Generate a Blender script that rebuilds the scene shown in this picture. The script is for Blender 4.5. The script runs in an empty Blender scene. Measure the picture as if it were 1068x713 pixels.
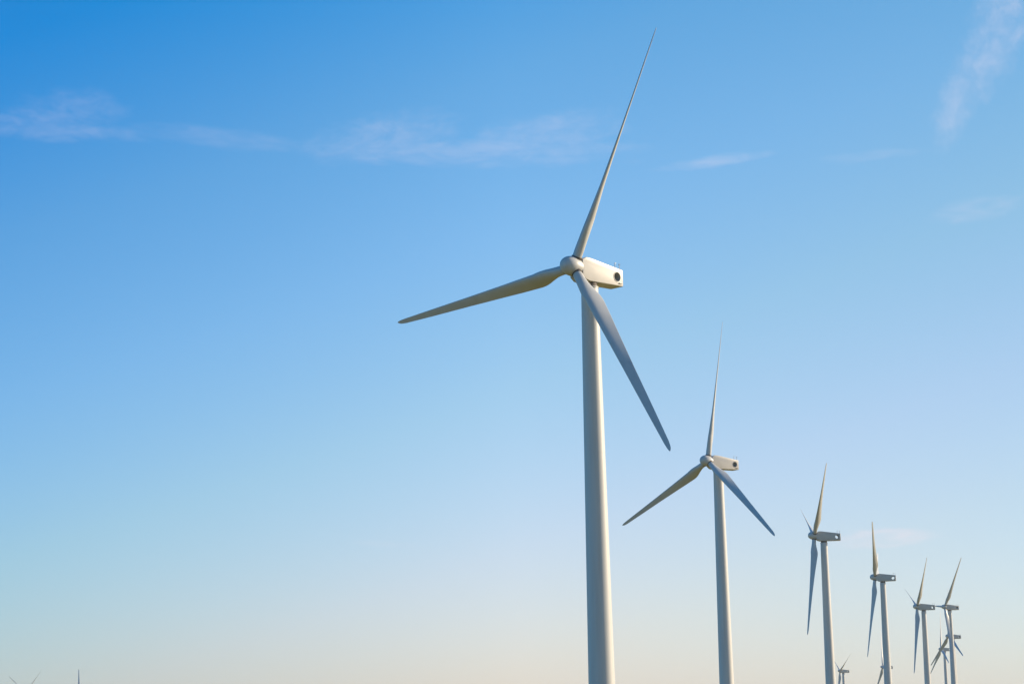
import bpy, bmesh, math, random
from mathutils import Vector, Matrix, noise
R = math.radians

# ------------------------------------------------------------------ scene, camera
sc = bpy.context.scene
C = sc.collection
CAM_Z = 1.65
cam = bpy.data.cameras.new('camera')
cam.lens = 79.72; cam.sensor_width = 36; cam.clip_start = 0.1; cam.clip_end = 60000
camo = bpy.data.objects.new('camera', cam); C.objects.link(camo)
pitch, roll = R(10.2295), R(-1.398)
Fd = Vector((0, math.cos(pitch), math.sin(pitch)))
Rt = Vector((1, 0, 0)); Up = Rt.cross(Fd)
Rr = Rt*math.cos(roll) + Up*math.sin(roll); Ur = -Rt*math.sin(roll) + Up*math.cos(roll)
m = Matrix((Rr, Ur, -Fd)).transposed().to_4x4(); m.translation = Vector((0, 0, CAM_Z))
camo.matrix_world = m
sc.camera = camo
sc.render.resolution_x = 1024; sc.render.resolution_y = 683
sc.view_settings.view_transform = 'Standard'; sc.view_settings.look = 'None'
sc.view_settings.gamma = 1; sc.view_settings.use_curve_mapping = False
sc.view_settings.exposure = 0.6

# ------------------------------------------------------------------ sun + sky
SUN_AZ, SUN_EL = 74.5, 20.0            # azimuth measured from +Y towards +X
sd = Vector((math.sin(R(SUN_AZ))*math.cos(R(SUN_EL)), math.cos(R(SUN_AZ))*math.cos(R(SUN_EL)), math.sin(R(SUN_EL))))
sun = bpy.data.lights.new('sun', 'SUN'); sun.energy = 4.1; sun.angle = R(0.53); sun.color = (1.0, 0.83, 0.60)
suno = bpy.data.objects.new('sun', sun); C.objects.link(suno)
suno.rotation_euler = (-sd).to_track_quat('-Z', 'Y').to_euler(); suno.location = (300, 100, 300)

world = bpy.data.worlds.new('World'); sc.world = world; world.use_nodes = True
nt = world.node_tree; N = nt.nodes; L = nt.links; N.clear()
def nd(t, **k):
    n = N.new(t)
    for a, b in k.items(): setattr(n, a, b)
    return n
def mth(op, a, b=None, c=None, clamp=False):
    n = nd('ShaderNodeMath', operation=op); n.use_clamp = clamp
    for i, v in enumerate((a, b, c)):
        if v is None: continue
        if isinstance(v, (int, float)): n.inputs[i].default_value = v
        else: L.new(v, n.inputs[i])
    return n.outputs[0]
out = nd('ShaderNodeOutputWorld'); bg = nd('ShaderNodeBackground'); L.new(bg.outputs[0], out.inputs[0])
bg.inputs[1].default_value = 0.12
sky = nd('ShaderNodeTexSky', sky_type='NISHITA')
sky.sun_disc = False; sky.sun_elevation = R(SUN_EL); sky.sun_rotation = R(SUN_AZ)
sky.altitude = 200; sky.air_density = 1.0; sky.dust_density = 0.6; sky.ozone_density = 2.0
tc = nd('ShaderNodeTexCoord'); sep = nd('ShaderNodeSeparateXYZ'); L.new(tc.outputs['Generated'], sep.inputs[0])
el = mth('MULTIPLY', mth('ARCSINE', sep.outputs[2]), 180/math.pi)
az = mth('MULTIPLY', mth('ARCTAN2', sep.outputs[0], sep.outputs[1]), 180/math.pi)
# atmospheric colour (multiplies the physical sky): deeper blue with elevation and away from the sun
azc = mth('MAXIMUM', mth('MINIMUM', az, 45.0), -45.0)
sv = mth('SUBTRACT', el, mth('MULTIPLY', azc, 0.32))
ramp = nd('ShaderNodeValToRGB'); L.new(mth('DIVIDE', mth('ADD', sv, 5.0), 50.0, clamp=True), ramp.inputs[0])
RAMP = [(-5, (0.6705, 0.675, 0.9666)), (2, (0.7477, 0.736, 0.8791)), (5, (0.7477, 0.7605, 0.9004)), (9, (0.6502, 0.8091, 0.9002)), (13, (0.5153, 0.8054, 0.9818)), (17, (0.3668, 0.7742, 0.9886)), (22, (0.0514, 0.6661, 1.047)), (45, (0.0345, 0.6372, 1.0482))]
el_ = ramp.color_ramp.elements
el_[0].position = 0; el_[0].color = (*RAMP[0][1], 1); el_[1].position = 1; el_[1].color = (*RAMP[-1][1], 1)
for p_, c_ in RAMP[1:-1]:
    e_ = el_.new((p_+5)/50); e_.color = (*c_, 1)
mul = nd('ShaderNodeMix', data_type='RGBA', blend_type='MULTIPLY'); mul.inputs[0].default_value = 1
L.new(sky.outputs[0], mul.inputs[6]); L.new(ramp.outputs[0], mul.inputs[7])
AZR = [(-45, (0.88, 0.914, 1.0131)), (-13, (0.9025, 0.928, 1.0186)), (0, (1.2224, 1.1182, 1.0867)), (13, (1.0222, 1.0302, 0.9495)), (45, (1.0074, 1.0234, 0.939))]
ramp2 = nd('ShaderNodeValToRGB'); L.new(mth('DIVIDE', mth('ADD', az, 45.0), 90.0, clamp=True), ramp2.inputs[0])
e2 = ramp2.color_ramp.elements
e2[0].position = 0; e2[0].color = (*AZR[0][1], 1); e2[1].position = 1; e2[1].color = (*AZR[-1][1], 1)
for p_, c_ in AZR[1:-1]:
    e_ = e2.new((p_+45)/90); e_.color = (*c_, 1)
mul2 = nd('ShaderNodeMix', data_type='RGBA', blend_type='MULTIPLY'); mul2.inputs[0].default_value = 1
L.new(mul.outputs[2], mul2.inputs[6]); L.new(ramp2.outputs[0], mul2.inputs[7])
col = mul2.outputs[2]
# thin cirrus: wispy noise inside soft elongated regions of the sky (azimuth, elevation in degrees)
def wisps(az0, el0, ha, he, rot, seed, sx, sy, amt):
    ca, sa = math.cos(R(rot)), math.sin(R(rot))
    da = mth('SUBTRACT', az, az0); de = mth('SUBTRACT', el, el0)
    u = mth('ADD', mth('MULTIPLY', da, ca), mth('MULTIPLY', de, sa))
    v = mth('SUBTRACT', mth('MULTIPLY', de, ca), mth('MULTIPLY', da, sa))
    q = mth('ADD', mth('POWER', mth('ABSOLUTE', mth('DIVIDE', u, ha)), 2.0), mth('POWER', mth('ABSOLUTE', mth('DIVIDE', v, he)), 2.0))
    cmb = nd('ShaderNodeCombineXYZ'); L.new(mth('MULTIPLY', u, sx), cmb.inputs[0]); L.new(mth('MULTIPLY', v, sy), cmb.inputs[1]); cmb.inputs[2].default_value = seed
    nz = nd('ShaderNodeTexNoise'); nz.inputs['Scale'].default_value = 1; nz.inputs['Detail'].default_value = 7; nz.inputs['Roughness'].default_value = 0.6; nz.inputs['Distortion'].default_value = 0.6
    L.new(cmb.outputs[0], nz.inputs['Vector'])
    nw = nd('ShaderNodeTexNoise'); nw.inputs['Scale'].default_value = 0.7; nw.inputs['Detail'].default_value = 6; nw.inputs['Roughness'].default_value = 0.62
    ofs = nd('ShaderNodeVectorMath', operation='ADD'); L.new(cmb.outputs[0], ofs.inputs[0]); ofs.inputs[1].default_value = (7.3, 2.1, seed)
    L.new(ofs.outputs[0], nw.inputs['Vector'])
    wob = mth('MULTIPLY', mth('SUBTRACT', nw.outputs['Fac'], 0.5), 3.2)
    lin = mth('DIVIDE', mth('SUBTRACT', 1.35, mth('ADD', q, wob)), 1.7, clamp=True)
    mask = mth('MULTIPLY', mth('MULTIPLY', lin, lin), mth('SUBTRACT', 3.0, mth('MULTIPLY', lin, 2.0)))
    mask = mth('MULTIPLY', mask, mth('MULTIPLY', mth('SUBTRACT', 2.2, q, clamp=True), 1.0))
    d = mth('ADD', mth('MULTIPLY', mth('SUBTRACT', nz.outputs['Fac'], 0.30), 1.9, clamp=True), 0.12)
    return mth('MULTIPLY', mth('MULTIPLY', d, mask), amt)
WISPS = [(-11.94, 15.55, 2.67, 0.31, -2, 3.1, 0.9, 2.6, 0.25),
         (-11.3, 16.02, 1.45, 0.58, 0, 8.1, 1.3, 2.2, 0.17),
         (-7.56, 15.43, 2.42, 0.29, -5, 5.7, 0.9, 3, 0.14),
         (-0.98, 15.02, 4.72, 0.36, -2, 11.3, 0.7, 2.6, 0.32),
         (-3.22, 15.48, 1.94, 0.58, 8, 17.3, 1.2, 2.4, 0.24),
         (0.91, 15.36, 2.3, 0.63, 6, 19.1, 1.2, 2.4, 0.24),
         (5.37, 14.6, 1.57, 0.17, 5, 23.7, 1, 4, 0.36),
         (9.3, 14.5, 1.45, 0.15, 2, 29.2, 1, 4, 0.15),
         (11.66, 15.8, 1.45, 0.5, 66, 31.4, 1.6, 1.6, 0.34),
         (12.7, 17.39, 1.82, 0.73, 66, 33.9, 1.6, 1.8, 0.46),
         (11.99, 13.01, 1.33, 0.29, 5, 37.5, 1, 3, 0.28),
         (8.96, 5.01, 1.45, 0.24, 2, 61.7, 1, 4, 0.7),
         (-3.25, 5.21, 1.09, 0.1, -4, 47.6, 1, 4, 0.16)]
cover = None
for w_ in WISPS:
    c_ = wisps(*w_); cover = c_ if cover is None else mth('MAXIMUM', cover, c_)
if cover is not None:
    mx = nd('ShaderNodeMix', data_type='RGBA'); L.new(cover, mx.inputs[0]); L.new(col, mx.inputs[6]); 
    lowc = nd('ShaderNodeMix', data_type='RGBA'); L.new(mth('DIVIDE', el, 12.0, clamp=True), lowc.inputs[0])
    lowc.inputs[6].default_value = (4.9, 4.5, 4.6, 1); lowc.inputs[7].default_value = (4.2, 4.1, 4.9, 1); L.new(lowc.outputs[2], mx.inputs[7])
    col = mx.outputs[2]
L.new(col, bg.inputs[0])

# ------------------------------------------------------------------ materials
def mat(name, base, rough=0.5, var=0.06, scale=0.5, streak=False, dirt=(0.36, 0.33, 0.28)):
    mt = bpy.data.materials.new(name); mt.use_nodes = True
    t = mt.node_tree; b = t.nodes['Principled BSDF']
    co = t.nodes.new('ShaderNodeTexCoord'); mp = t.nodes.new('ShaderNodeMapping')
    t.links.new(co.outputs['Object'], mp.inputs[0])
    mp.inputs['Scale'].default_value = (2.2, 2.2, 0.12) if streak else (1, 1, 1)
    nz = t.nodes.new('ShaderNodeTexNoise'); nz.inputs['Scale'].default_value = scale; nz.inputs['Detail'].default_value = 6
    t.links.new(mp.outputs[0], nz.inputs['Vector'])
    rp = t.nodes.new('ShaderNodeValToRGB'); rp.color_ramp.elements[0].position = .42; rp.color_ramp.elements[1].position = .8
    rp.color_ramp.elements[0].color = (0, 0, 0, 1); rp.color_ramp.elements[1].color = (var*3, var*3, var*3, 1)
    t.links.new(nz.outputs['Fac'], rp.inputs[0])
    mi = t.nodes.new('ShaderNodeMix'); mi.data_type = 'RGBA'
    mi.inputs[6].default_value = (*base, 1); mi.inputs[7].default_value = (*dirt, 1)
    t.links.new(rp.outputs[0], mi.inputs[0]); t.links.new(mi.outputs[2], b.inputs['Base Color'])
    b.inputs['Roughness'].default_value = rough
    return mt
M_tower = mat('tower_paint', (0.575, 0.555, 0.505), 0.45, 0.11, 1.0, True)
M_nac = mat('nacelle_paint', (0.53, 0.49, 0.425), 0.4, 0.10, 0.9)
M_blade = mat('blade_gelcoat', (0.53, 0.52, 0.485), 0.38, 0.11, 0.6)
M_hub = mat('spinner_paint', (0.56, 0.54, 0.49), 0.4, 0.05, 1.2)
M_dark = mat('dark_rubber', (0.10, 0.075, 0.055), 0.7, 0.03, 2)
M_duct = mat('dark_duct_paint', (0.34, 0.35, 0.33), 0.5, 0.05, 3)
M_steel = mat('galvanised_steel', (0.30, 0.31, 0.33), 0.6, 0.05, 3)
M_steel.node_tree.nodes['Principled BSDF'].inputs['Metallic'].default_value = 0.8

# ------------------------------------------------------------------ turbine geometry (metres; local +Y is upwind, origin on the ground)
SH = 53.96                 # height of the point where shaft line crosses the tower axis
TILT = R(6.09); OH = 2.38; CONE = R(1.88); ROT = 26.0
ax = Vector((0, math.cos(TILT), math.sin(TILT))); wv = Vector((0, -math.sin(TILT), math.cos(TILT))); rt = Vector((-1, 0, 0))
HUB = Vector((0, 0, SH)) + ax*OH

def mk(name, bm, material, smooth_angle=35):
    me = bpy.data.meshes.new(name); bm.normal_update(); bm.to_mesh(me); bm.free()
    me.materials.append(material)
    for p in me.polygons: p.use_smooth = True
    me.set_sharp_from_angle(angle=R(smooth_angle))
    return me
def lathe(bm, prof, seg=48, M=None):
    rings = []
    for r, z in prof:
        if r < 1e-6: rings.append([bm.verts.new((0, 0, z))])
        else: rings.append([bm.verts.new((r*math.cos(2*math.pi*i/seg), r*math.sin(2*math.pi*i/seg), z)) for i in range(seg)])
    for a, b in zip(rings, rings[1:]):
        for i in range(seg):
            j = (i+1) % seg
            if len(a) == 1: bm.faces.new((a[0], b[i], b[j]))
            elif len(b) == 1: bm.faces.new((a[i], a[j], b[0]))
            else: bm.faces.new((a[i], a[j], b[j], b[i]))
    vs = [v for r_ in rings for v in r_]
    if M is not None: bmesh.ops.transform(bm, matrix=M, verts=vs)
    return vs

def tower_mesh():
    bm = bmesh.new(); prof = [(0, -1.0), (1.75, -1.0), (1.75, 0.12), (1.47, 0.12)]
    r0, r1, top = 1.475, 0.895, SH-1.62
    for k in range(1, 4):
        z = top*k/3; r = r0+(r1-r0)*k/3
        if k < 3: prof += [(r, z-0.012), (r-0.008, z-0.006), (r-0.008, z+0.006), (r, z+0.012)]
        else: prof += [(r, z-0.10), (r+0.05, z-0.10), (r+0.05, z), (0, z)]
    lathe(bm, prof, 72); bmesh.ops.recalc_face_normals(bm, faces=bm.faces[:])
    return mk('tower', bm, M_tower, 30)

def nacelle_mesh():
    # side profile (y forward, z up relative to the shaft point), extruded in x
    prof = [(1.95, -0.72), (1.95, 0.98), (1.30, 1.30), (0.6, 1.27), (-4.20, 0.62), (-4.26, 0.54), (-4.26, -1.14), (0.85, -1.20), (1.45, -1.08)]
    bm = bmesh.new(); W = 0.93
    a = [bm.verts.new((W, y, z)) for y, z in prof]; b = [bm.verts.new((-W, y, z)) for y, z in prof]
    bm.faces.new(a); bm.faces.new(b[::-1]); n = len(prof)
    for i in range(n): bm.faces.new((a[i], b[i], b[(i+1) % n], a[(i+1) % n]))
    bmesh.ops.recalc_face_normals(bm, faces=bm.faces[:])
    lon = [e for e in bm.edges if abs(e.verts[0].co.x) > .9 and abs(e.verts[0].co.x-e.verts[1].co.x) < .01]
    bmesh.ops.bevel(bm, geom=lon, offset=0.08, segments=3, profile=0.5, affect='EDGES')
    me = mk('nacelle_src', bm, M_nac, 28)
    # cut the round cooling duct right through the rear of the housing
    src = bpy.data.objects.new('nacelle_src', me); C.objects.link(src)
    cb = bmesh.new(); lathe(cb, [(0, -2), (0.50, -2), (0.50, 2), (0, 2)], 48, Matrix.Rotation(R(90), 4, 'Y') )
    bmesh.ops.translate(cb, verts=cb.verts[:], vec=VENT); bmesh.ops.recalc_face_normals(cb, faces=cb.faces[:])
    cm = mk('cutter', cb, M_nac); cut = bpy.data.objects.new('cutter', cm); C.objects.link(cut)
    md = src.modifiers.new('b', 'BOOLEAN'); md.object = cut; md.operation = 'DIFFERENCE'; md.solver = 'EXACT'
    dg = bpy.context.evaluated_depsgraph_get()
    res = bpy.data.meshes.new_from_object(src.evaluated_get(dg)); res.name = 'nacelle'
    bpy.data.objects.remove(src); bpy.data.objects.remove(cut)
    for p in res.polygons: p.use_smooth = True
    res.set_sharp_from_angle(angle=R(28))
    return res
VENT = Vector((0, -3.32, -0.22))

def vent_rim_mesh(s):
    bm = bmesh.new()
    for s in (s,):
        x0, x1 = 0.92*s, 0.965*s
        lathe(bm, [(0.495, x0), (0.54, x0), (0.54, x1), (0.495, x1), (0.495, x0)], 40, Matrix.Translation(VENT) @ Matrix.Rotation(R(90), 4, 'Y'))
    bmesh.ops.remove_doubles(bm, verts=bm.verts[:], dist=1e-5); bmesh.ops.recalc_face_normals(bm, faces=bm.faces[:])
    return mk('vent_rim', bm, M_nac)

def duct_mesh():
    bm = bmesh.new()
    lathe(bm, [(0.475, -0.91), (0.493, -0.91), (0.493, 0.91), (0.475, 0.91), (0.475, -0.91)], 40, Matrix.Translation(VENT) @ Matrix.Rotation(R(90), 4, 'Y'))
    bmesh.ops.remove_doubles(bm, verts=bm.verts[:], dist=1e-5); bmesh.ops.recalc_face_normals(bm, faces=bm.faces[:])
    return mk('air_duct', bm, M_duct)

def vent_sill_mesh():
    bm = bmesh.new()
    bmesh.ops.create_cube(bm, size=1, matrix=Matrix.Translation((-0.985, -3.82, -0.86)) @ Matrix.Diagonal((0.12, 0.50, 0.10, 1)))
    bmesh.ops.bevel(bm, geom=bm.edges[:], offset=0.02, segments=2, affect='EDGES')
    return mk('cable_box', bm, M_nac)

def anemo_mesh():
    bm = bmesh.new()
    lathe(bm, [(0, -0.05), (0.06, -0.05), (0.06, 0.04), (0.035, 0.05), (0.032, 0.62), (0.04, 0.63), (0.04, 0.72), (0, 0.72)], 12)
    for k in range(3):
        a = 2*math.pi*k/3
        lathe(bm, [(0, -0.0), (0.008, 0), (0.008, 0.09), (0, 0.09)], 6, Matrix.Translation((0, 0, 0.68)) @ Matrix.Rotation(a, 4, 'Z') @ Matrix.Rotation(R(90), 4, 'Y'))
        bmesh.ops.create_uvsphere(bm, u_segments=10, v_segments=6, radius=0.035, matrix=Matrix.Rotation(a, 4, 'Z') @ Matrix.Translation((0.11, 0, 0.68)))
    return mk('anemometer', bm, M_steel)
def vane_mesh():
    bm = bmesh.new()
    lathe(bm, [(0, -0.05), (0.06, -0.05), (0.06, 0.04), (0.035, 0.05), (0.032, 0.62), (0.04, 0.63), (0.04, 0.68), (0, 0.68)], 12)
    bmesh.ops.create_cube(bm, size=1, matrix=Matrix.Translation((0, -0.02, 0.65)) @ Matrix.Diagonal((0.02, 0.28, 0.02, 1)))
    bmesh.ops.create_cube(bm, size=1, matrix=Matrix.Translation((0, -0.15, 0.67)) @ Matrix.Diagonal((0.012, 0.10, 0.10, 1)))
    return mk('wind_vane', bm, M_steel)

def yaw_ring_mesh():
    bm = bmesh.new(); lathe(bm, [(0, SH-1.62), (0.80, SH-1.62), (0.80, SH-1.19), (0, SH-1.19)], 48)
    bmesh.ops.recalc_face_normals(bm, faces=bm.faces[:])
    return mk('yaw_bearing', bm, M_dark)

def spinner_mesh():
    # axis = local z here, rotated on to the shaft; z=0 is the rotor plane
    bm = bmesh.new(); prof = [(0, -0.62), (0.86, -0.62), (0.93, -0.58), (0.99, -0.35), (1.03, 0.0)]
    for k in range(1, 13):
        a = k/12*math.pi/2
        prof.append((1.03*math.cos(a)**0.85 if k < 12 else 0, 0.25+1.42*math.sin(a)))
    lathe(bm, prof, 56)
    bmesh.ops.recalc_face_normals(bm, faces=bm.faces[:])
    return mk('spinner', bm, M_hub, 40)
def shaft_mesh():
    bm = bmesh.new(); lathe(bm, [(0, -0.75), (0.55, -0.75), (0.55, -0.55), (0, -0.55)], 32); bmesh.ops.recalc_face_normals(bm, faces=bm.faces[:])
    return mk('rotor_shaft', bm, M_dark)

def blade_mesh():
    # span +Z from the rotor centre, leading edge towards -X at zero pitch, +Y upwind
    bm = bmesh.new(); NS = 28
    def lerp(t, x, y):
        for i in range(len(x)-1):
            if t <= x[i+1]:
                f = (t-x[i])/(x[i+1]-x[i]); f = f*f*(3-2*f) if y is CH and i == 1 else f
                return y[i]+(y[i+1]-y[i])*f
        return y[-1]
    RX = [0.8, 1.7, 4.8, 7.5, 10.0, 15.0, 21.0, 25.0, 25.7, 26.0]
    CH = [0.98, 1.07, 1.92, 1.68, 1.44, 1.08, 0.76, 0.52, 0.36, 0.10]
    RT = [0.8, 1.9, 5.3, 9.0, 15.0, 21.0, 26.0]; TH = [0.98, 1.00, 0.74, 0.43, 0.23, 0.13, 0.05]
    TW = [62, 62, 58, 50, 41, 36, 34]
    MI = [0.0, 0.03, 1.0, 1, 1, 1, 1]       # 0 = circle, 1 = aerofoil
    rs = [0.8+0.45*i for i in range(12)] + [6.2+0.9*i for i in range(21)] + [24.9, 25.3, 25.6, 25.8, 25.93, 26.0]
    rings = []
    for r in rs:
        c = lerp(r, RX, CH); th = lerp(r, RT, TH); tw = R(lerp(r, RT, TW)); mi = lerp(r, RT, MI)
        ring = []
        for k in range(NS):
            a = 2*math.pi*k/NS                     # a=0 trailing edge, pi leading edge
            x = 0.5*(1+math.cos(a))                # 0 LE .. 1 TE
            yt = 5*(0.2969*math.sqrt(x)-0.1260*x-0.3516*x*x+0.2843*x**3-0.1015*x**4)*th*1.0
            camb = 0.10*c*(x-x*x)
            ya = camb + (yt if math.sin(a) >= 0 else -yt)
            yc = math.sin(a)*th/2
            off = 0.5+(0.30-0.5)*mi
            xl = (x-off)*c
            yl = yc*(1-mi)+ya*mi
            # LE direction = (-cos t, sin t); suction side faces downwind
            le = (-math.cos(tw), math.sin(tw)); nn = (-math.sin(tw), -math.cos(tw))
            ring.append(bm.verts.new((-le[0]*xl+nn[0]*yl, -le[1]*xl+nn[1]*yl, r)))
        rings.append(ring)
    for a, b in zip(rings, rings[1:]):
        for i in range(NS): bm.faces.new((a[i], a[(i+1) % NS], b[(i+1) % NS], b[i]))
    bm.faces.new(rings[0]); bm.faces.new(rings[-1])
    bmesh.ops.recalc_face_normals(bm, faces=bm.faces[:])
    return mk('blade', bm, M_blade, 50)
def collar_mesh():
    bm = bmesh.new(); lathe(bm, [(0.50, 0.70), (0.57, 0.70), (0.57, 1.13), (0.50, 1.13)], 40)
    bmesh.ops.recalc_face_normals(bm, faces=bm.faces[:]); return mk('root_collar', bm, M_dark)

def obj(name, me, parent, M=None):
    o = bpy.data.objects.new(name, me); C.objects.link(o); o.parent = parent
    if M is not None: o.matrix_local = M
    return o
ME = dict(tower=tower_mesh(), nacelle=nacelle_mesh(), rim=vent_rim_mesh(1), rim2=vent_rim_mesh(-1), box=vent_sill_mesh(), duct=duct_mesh(), an=anemo_mesh(), va=vane_mesh(), yaw=yaw_ring_mesh(),
          spin=spinner_mesh(), shaft=shaft_mesh(), blade=blade_mesh(), collar=collar_mesh())
def blade_matrix(psi):
    d0 = wv*math.cos(psi)+rt*math.sin(psi); tn = -wv*math.sin(psi)+rt*math.cos(psi)
    d = d0*math.cos(CONE)+ax*math.sin(CONE); a2 = ax*math.cos(CONE)-d0*math.sin(CONE)
    M = Matrix((-tn, a2, d)).transposed().to_4x4(); M.translation = HUB
    return M
def turbine(x, y, hubz, yaw, psi, label, pitch_add=0):
    root = bpy.data.objects.new('wind_turbine', None); C.objects.link(root)
    root.location = (x, y, hubz+CAM_Z-SH); root.rotation_euler = (0, 0, -R(yaw))
    root['label'] = label; root['category'] = 'wind turbine'; root['group'] = 'white wind turbines of the wind farm'
    root.empty_display_size = 3
    obj('tower', ME['tower'], root)
    nac = obj('nacelle', ME['nacelle'], root, Matrix.Translation((0, 0, SH)))
    obj('vent_rim', ME['rim'], nac); obj('vent_rim', ME['rim2'], nac); obj('cable_box', ME['box'], nac); obj('air_duct', ME['duct'], nac)
    obj('anemometer', ME['an'], nac, Matrix.Translation((-0.62, -4.05, 0.60)))
    obj('wind_vane', ME['va'], nac, Matrix.Translation((-0.55, -3.45, 0.69)))
    obj('yaw_bearing', ME['yaw'], root)
    S = Matrix((Vector((1, 0, 0)), ax.cross(Vector((1, 0, 0))), ax)).transposed().to_4x4(); S.translation = HUB
    sp = obj('spinner', ME['spin'], root, S); obj('rotor_shaft', ME['shaft'], sp)
    for k in range(3):
        b = obj('blade', ME['blade'], root, blade_matrix(R(psi+120*k)) @ Matrix.Rotation(R(-pitch_add), 4, 'Z')); obj('root_collar', ME['collar'], b)
    return root

TB = [
 (8.24, 232.0, 49.07, -135.5, 25.15, 'largest and nearest wind turbine, its upper blade reaching almost to the top of the photo'),
 (37.52, 417.01, 51.59, -124.75, 7.9, 'second largest wind turbine, its three blades spread out in a Y, right of the nearest'),
 (78.99, 583.81, 52.56, -90.93, 51.22, 'third wind turbine of the row, side-on, long blade hanging down left of its tower'),
 (117.27, 731.56, 52.13, -78.56, 52.04, 'fourth wind turbine of the row, side-on, one blade pointing straight up past the cloud'),
 (154.30, 868.94, 50.42, -90.69, 48.96, 'fifth wind turbine of the row, its nacelle ending at the hub of the next turbine'),
 (194.2, 1027.7, 59.20, -107.6, 36.12, 'sixth wind turbine of the row, the rightmost tower, one blade leaning up right', 30),
 (228.3, 1203.92, 54.02, -101.19, 356.21, 'distant wind turbine behind the rightmost tower, its nacelle jutting out right of it'),
 (281.06, 1513.64, 59.70, -95.12, 353.06, 'small distant wind turbine with a thin tower just left of the rightmost tower'),
 (247.95, 1550.9, 50.16, -94.5, 342.76, 'small distant wind turbine half hidden behind the tower of the fourth of the row'),
 (229.16, 1625.13, 50.58, -102.44, 63.49, 'small distant wind turbine just right of the third tower at the bottom edge'),
 (-318.58, 1485.29, 44.94, -130.01, 55.6, 'distant wind turbine at the bottom left corner, showing two blade tips in a V'),
 (-338.32, 1767.29, 48.82, -108.12, 329.37, 'distant wind turbine at the bottom left showing only one upright blade tip', 75),
]
for t in TB: turbine(*t)

# ------------------------------------------------------------------ ground
def gz(x, y):
    num = 0; den = 1e-9
    for X, Y, h, *_ in TB + [(0, 0, SH-CAM_Z, 0)]:
        d2 = (x-X)**2+(y-Y)**2+400; w_ = 1/d2**1.5; num += w_*(h+CAM_Z-SH); den += w_
    w_ = 1/(900.0**2)**1.5*0.6; den += w_
    far = min(1, max(0, (math.hypot(x, y)-150)/900)); cl = min(math.hypot(x-X, y-Y) for X, Y, *_ in TB)
    far *= min(1, cl/120)
    return num/den + far*2.0*noise.noise(Vector((x/400, y/400, 0)))
bm = bmesh.new()
def steps(n, ext): return [ext*math.copysign(abs(i/n)**2.2, i) for i in range(-n, n+1)]
xs = steps(70, 7000); ys = [y+300 for y in steps(70, 7000)]
g = [[bm.verts.new((x, y, gz(x, y) - (0.0))) for x in xs] for y in ys]
for j in range(len(ys)-1):
    for i in range(len(xs)-1): bm.faces.new((g[j][i], g[j][i+1], g[j+1][i+1], g[j+1][i]))
mg = bpy.data.materials.new('dry_grassland'); mg.use_nodes = True; t = mg.node_tree; b = t.nodes['Principled BSDF']
co = t.nodes.new('ShaderNodeTexCoord'); nz = t.nodes.new('ShaderNodeTexNoise'); nz.inputs['Scale'].default_value = 0.02; nz.inputs['Detail'].default_value = 10
t.links.new(co.outputs['Object'], nz.inputs['Vector'])
rp = t.nodes.new('ShaderNodeValToRGB'); rp.color_ramp.elements[0].position = .35; rp.color_ramp.elements[1].position = .65
rp.color_ramp.elements[0].color = (0.16, 0.125, 0.004, 1); rp.color_ramp.elements[1].color = (0.28, 0.21, 0.008, 1)
t.links.new(nz.outputs['Fac'], rp.inputs[0]); t.links.new(rp.outputs[0], b.inputs['Base Color']); b.inputs['Roughness'].default_value = 0.95
gme = mk('ground', bm, mg, 80)
go = bpy.data.objects.new('ground', gme); C.objects.link(go); go['kind'] = 'structure'

# ------------------------------------------------------------------ haze
HAZE = 0.00007
if HAZE > 0:
    zmin = min(v.co.z for v in gme.vertices)-1
    hb = bmesh.new(); bmesh.ops.create_cube(hb, size=1, matrix=Matrix.Translation((0, 300, (zmin+96)/2)) @ Matrix.Diagonal((14040, 14040, 96-zmin, 1)))
    hm = bpy.data.materials.new('haze'); hm.use_nodes = True; t = hm.node_tree; t.nodes.clear()
    o_ = t.nodes.new('ShaderNodeOutputMaterial'); v_ = t.nodes.new('ShaderNodeVolumePrincipled')
    v_.inputs['Color'].default_value = (0.9, 0.92, 0.95, 1); v_.inputs['Density'].default_value = HAZE; v_.inputs['Anisotropy'].default_value = 0.2
    t.links.new(v_.outputs[0], o_.inputs['Volume'])
    me = bpy.data.meshes.new('haze'); hb.to_mesh(me); hb.free(); me.materials.append(hm)
    ho = bpy.data.objects.new('haze', me); C.objects.link(ho); ho['kind'] = 'stuff'
